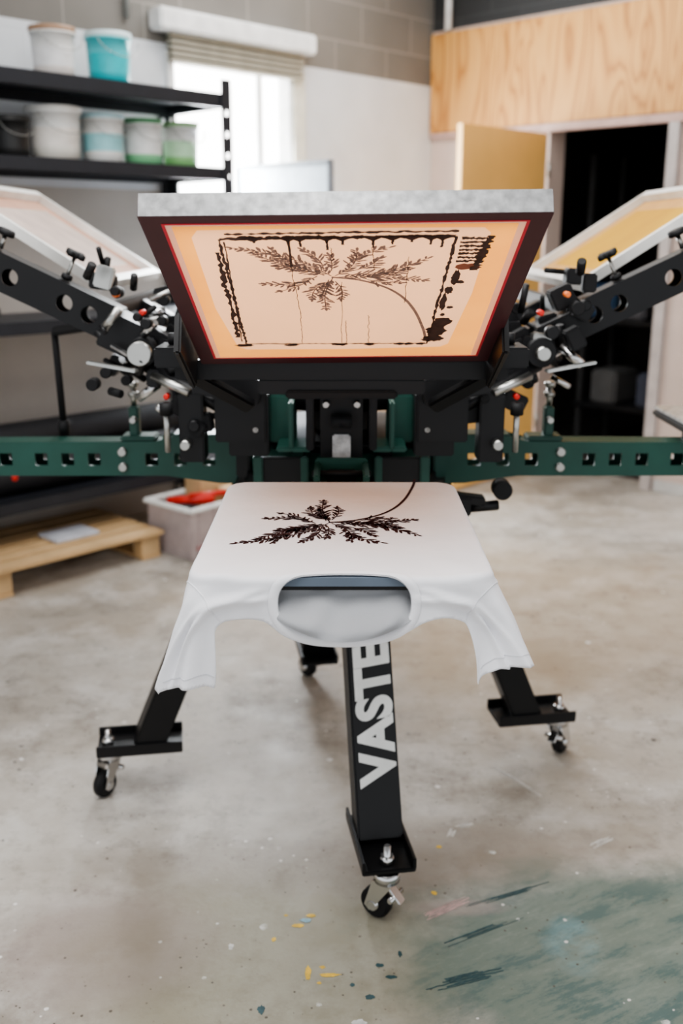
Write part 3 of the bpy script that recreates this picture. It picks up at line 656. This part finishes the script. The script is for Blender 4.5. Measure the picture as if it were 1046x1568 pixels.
OUT=catmull([(-.235,1.76),(-.12,1.765),(.12,1.765),(.235,1.76),(.243,1.6),(.243,1.42),(.258,1.36),(.29,1.30),(.338,1.225),(.340,1.219),(.335,1.213),(.285,1.145),(.225,1.085),(.219,1.081),(.213,1.085),(.190,1.115),(.168,1.15),(.14,1.162),(.11,1.157),(.075,1.138),(.03,1.125),(-.03,1.125),(-.07,1.136),(-.10,1.156),(-.135,1.160),(-.160,1.150),(-.172,1.11),(-.180,1.075),(-.185,1.070),(-.192,1.069),(-.26,1.095),(-.325,1.145),(-.331,1.150),(-.332,1.157),(-.315,1.24),(-.28,1.32),(-.255,1.38),(-.243,1.44),(-.243,1.6)],8)
NC=(.004,1.182); NA,NB=.086,.044
NECK=[]
for i in range(96):
    a=2*math.pi*i/96; ca,sa=math.cos(a),math.sin(a); p=2/2.5
    NECK.append((NC[0]+NA*math.copysign(abs(ca)**p,ca),NC[1]+NB*math.copysign(abs(sa)**p,sa)))
def inside(poly,X,Y):
    P=np.array(poly); x1,y1=P[:,0],P[:,1]; x2,y2=np.roll(x1,-1),np.roll(y1,-1); r=np.zeros(X.shape,bool)
    for a,b_,c2,d2 in zip(x1,y1,x2,y2):
        if b_==d2: continue
        cnd=((b_>Y)!=(d2>Y))&(X<(c2-a)*(Y-b_)/(d2-b_)+a); r^=cnd
    return r
def nearest(poly,x,y):
    P=np.array(poly); Q=np.roll(P,-1,axis=0); d=Q-P; ap=np.array([x,y])-P
    t=np.clip((ap*d).sum(1)/np.maximum((d*d).sum(1),1e-12),0,1); C=P+d*t[:,None]; ds=np.hypot(C[:,0]-x,C[:,1]-y); i=ds.argmin(); return ds[i],C[i]
st=.0033; gx=np.arange(-.37,.375,st); gy=np.arange(1.05,1.79,st)
cx_,cy_=np.meshgrid(gx[:-1]+st/2,gy[:-1]+st/2,indexing='ij')
keep=inside(OUT,cx_,cy_)&~inside(NECK,cx_,cy_)
idx={};vv=[];ff=[];cnt={}
def vid(i,j):
    if (i,j) not in idx: idx[(i,j)]=len(vv); vv.append([gx[i],gy[j]])
    return idx[(i,j)]
for i in range(keep.shape[0]):
    for j in range(keep.shape[1]):
        if keep[i,j]:
            f=(vid(i,j),vid(i+1,j),vid(i+1,j+1),vid(i,j+1)); ff.append(f)
            for a in f: cnt[a]=cnt.get(a,0)+1
for a,k in cnt.items():
    if k<4:
        d1,c1=nearest(OUT,*vv[a]); d2,c2=nearest(NECK,*vv[a]); vv[a]=list(c1 if d1<d2 else c2)
SHT=empty('white_t_shirt')
o=fromdata('body_and_sleeves',[shirtmap(*p) for p in vv],ff,cloth,SHT,None,True)
m=o.modifiers.new('s','SOLIDIFY'); m.thickness=.0009; m.offset=-1
def band(name,poly,wd,off,m):
    v=[];f=[];n=len(poly); K=5
    for i,(x,y) in enumerate(poly):
        a,b_=poly[i-1],poly[(i+1)%n]; tx,ty=b_[0]-a[0],b_[1]-a[1]; L_=math.hypot(tx,ty); nx,ny=ty/L_,-tx/L_
        for k in range(K):
            t=k/(K-1); px,py=x+nx*wd*t,y+ny*wd*t
            lift=off*(1 if 0<k<K-1 else .25)
            v.append(shirtmap(px,py)+nrm(px,py)*lift)
    for i in range(n):
        j=(i+1)%n
        for k in range(K-1): f.append((i*K+k,j*K+k,j*K+k+1,i*K+k+1))
    return fromdata(name,v,f,m,SHT,None,True)
band('collar_rib',NECK,.013,.0028,cloth)
band('collar_edge',NECK,.0014,.0012,cloth_shaded)
def seam(pts,name,m=cloth,wd=.0008,up_=1.6):
    P=[]
    for a,b_ in zip(pts[:-1],pts[1:]):
        for k in range(16): t=k/16; P.append((a[0]+(b_[0]-a[0])*t,a[1]+(b_[1]-a[1])*t))
    v=[];f=[]
    for i,(x,y) in enumerate(P):
        q=nrm(x,y)*.0007; v+= [shirtmap(x-wd,y)+q*.2,shirtmap(x,y+wd)+q*up_,shirtmap(x+wd,y+wd*1.5)+q*.2]
    for i in range(len(P)-1): f+=[(3*i,3*i+1,3*i+4,3*i+3),(3*i+1,3*i+2,3*i+5,3*i+4)]
    fromdata(name,v,f,m,SHT,None,True)
seam([(.165,1.155),(.195,1.20),(.22,1.25),(.24,1.36)],'armhole_seam_r'); seam([(-.155,1.158),(-.19,1.2),(-.22,1.25),(-.24,1.36)],'armhole_seam_l')
hm=mat('hem_stitch',(.62,.62,.66),.9)
seam([(.324,1.222),(.272,1.155),(.222,1.098)],'cuff_stitch_r',hm,.0004,1.2); seam([(-.185,1.083),(-.26,1.11),(-.318,1.155)],'cuff_stitch_l',hm,.0004,1.2)
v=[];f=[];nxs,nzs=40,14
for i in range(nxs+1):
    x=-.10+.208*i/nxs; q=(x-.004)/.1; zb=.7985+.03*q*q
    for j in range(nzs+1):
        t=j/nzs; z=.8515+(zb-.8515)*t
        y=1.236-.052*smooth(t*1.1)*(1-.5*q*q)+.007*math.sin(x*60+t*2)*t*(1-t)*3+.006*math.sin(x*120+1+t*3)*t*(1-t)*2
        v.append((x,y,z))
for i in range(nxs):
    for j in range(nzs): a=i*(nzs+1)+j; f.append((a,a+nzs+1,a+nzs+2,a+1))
fromdata('back_layer',v,f,cloth_shaded,SHT,None,True)
fromdata('under_layer',[(-.19,1.24,.8515),(.19,1.24,.8515),(.19,1.74,.8515),(-.19,1.74,.8515)],[(0,1,2,3)],cloth_shaded,SHT)
flatpolys('printed_artwork',[[(x,1.264+y*1.1) for x,y in p] for p in ART],TOP+.0006,inks,SHT)
# ---------------------------------------------------------------- lights
def area(name,loc,rot,sx,sy,p,col=(1,1,1)):
    l=bpy.data.lights.new(name,'AREA'); l.shape='RECTANGLE'; l.size=sx; l.size_y=sy; l.energy=p; l.color=col
    o=bpy.data.objects.new(name,l); COL.objects.link(o); o.matrix_world=Matrix.Translation(loc)@rot.to_matrix().to_4x4(); return o
area('added_soft_light',(-.3,1.2,2.95),Euler((0,0,ang)),2.4,2.4,108,(1,.995,.985))  # unseen soft panel, added to light the shirt from above
area('added_soft_light',(.2,4.4,2.95),Euler((0,0,ang)),1.6,1.6,44,(1,.99,.97))  # second unseen panel, added as soft light further back
wp=R@Vector((-.02,-1.5,1.5)); d=(R.to_3x3()@Vector((1,0,-.15))).to_track_quat('-Z','Y')
area('window_daylight',wp,d,.6,.9,85,(.93,.97,1))
w=bpy.data.worlds.new('w'); S.world=w; w.use_nodes=True
w.node_tree.nodes['Background'].inputs[0].default_value=(.93,.965,1,1); w.node_tree.nodes['Background'].inputs[1].default_value=1.15
# ---------------------------------------------------------------- camera
cd=bpy.data.cameras.new('camera'); cam=bpy.data.objects.new('camera',cd); COL.objects.link(cam)
cd.sensor_fit='VERTICAL'; cd.sensor_height=36; cd.sensor_width=24; cd.lens=35; cam.location=(0,0,1.3); cam.rotation_euler=(math.radians(90-15.5),0,0)
cd.dof.use_dof=True; cd.dof.focus_distance=1.45; cd.dof.aperture_fstop=3.0; cd.clip_start=.05
S.camera=cam
# bring the whole place into the room's own axes (walls aligned with world X/Y)
bpy.context.view_layer.update()
Ri=R.inverted()
for o in [o for o in S.objects if o.parent is None]:
    o.matrix_world=Ri@o.matrix_world
bpy.context.view_layer.update()
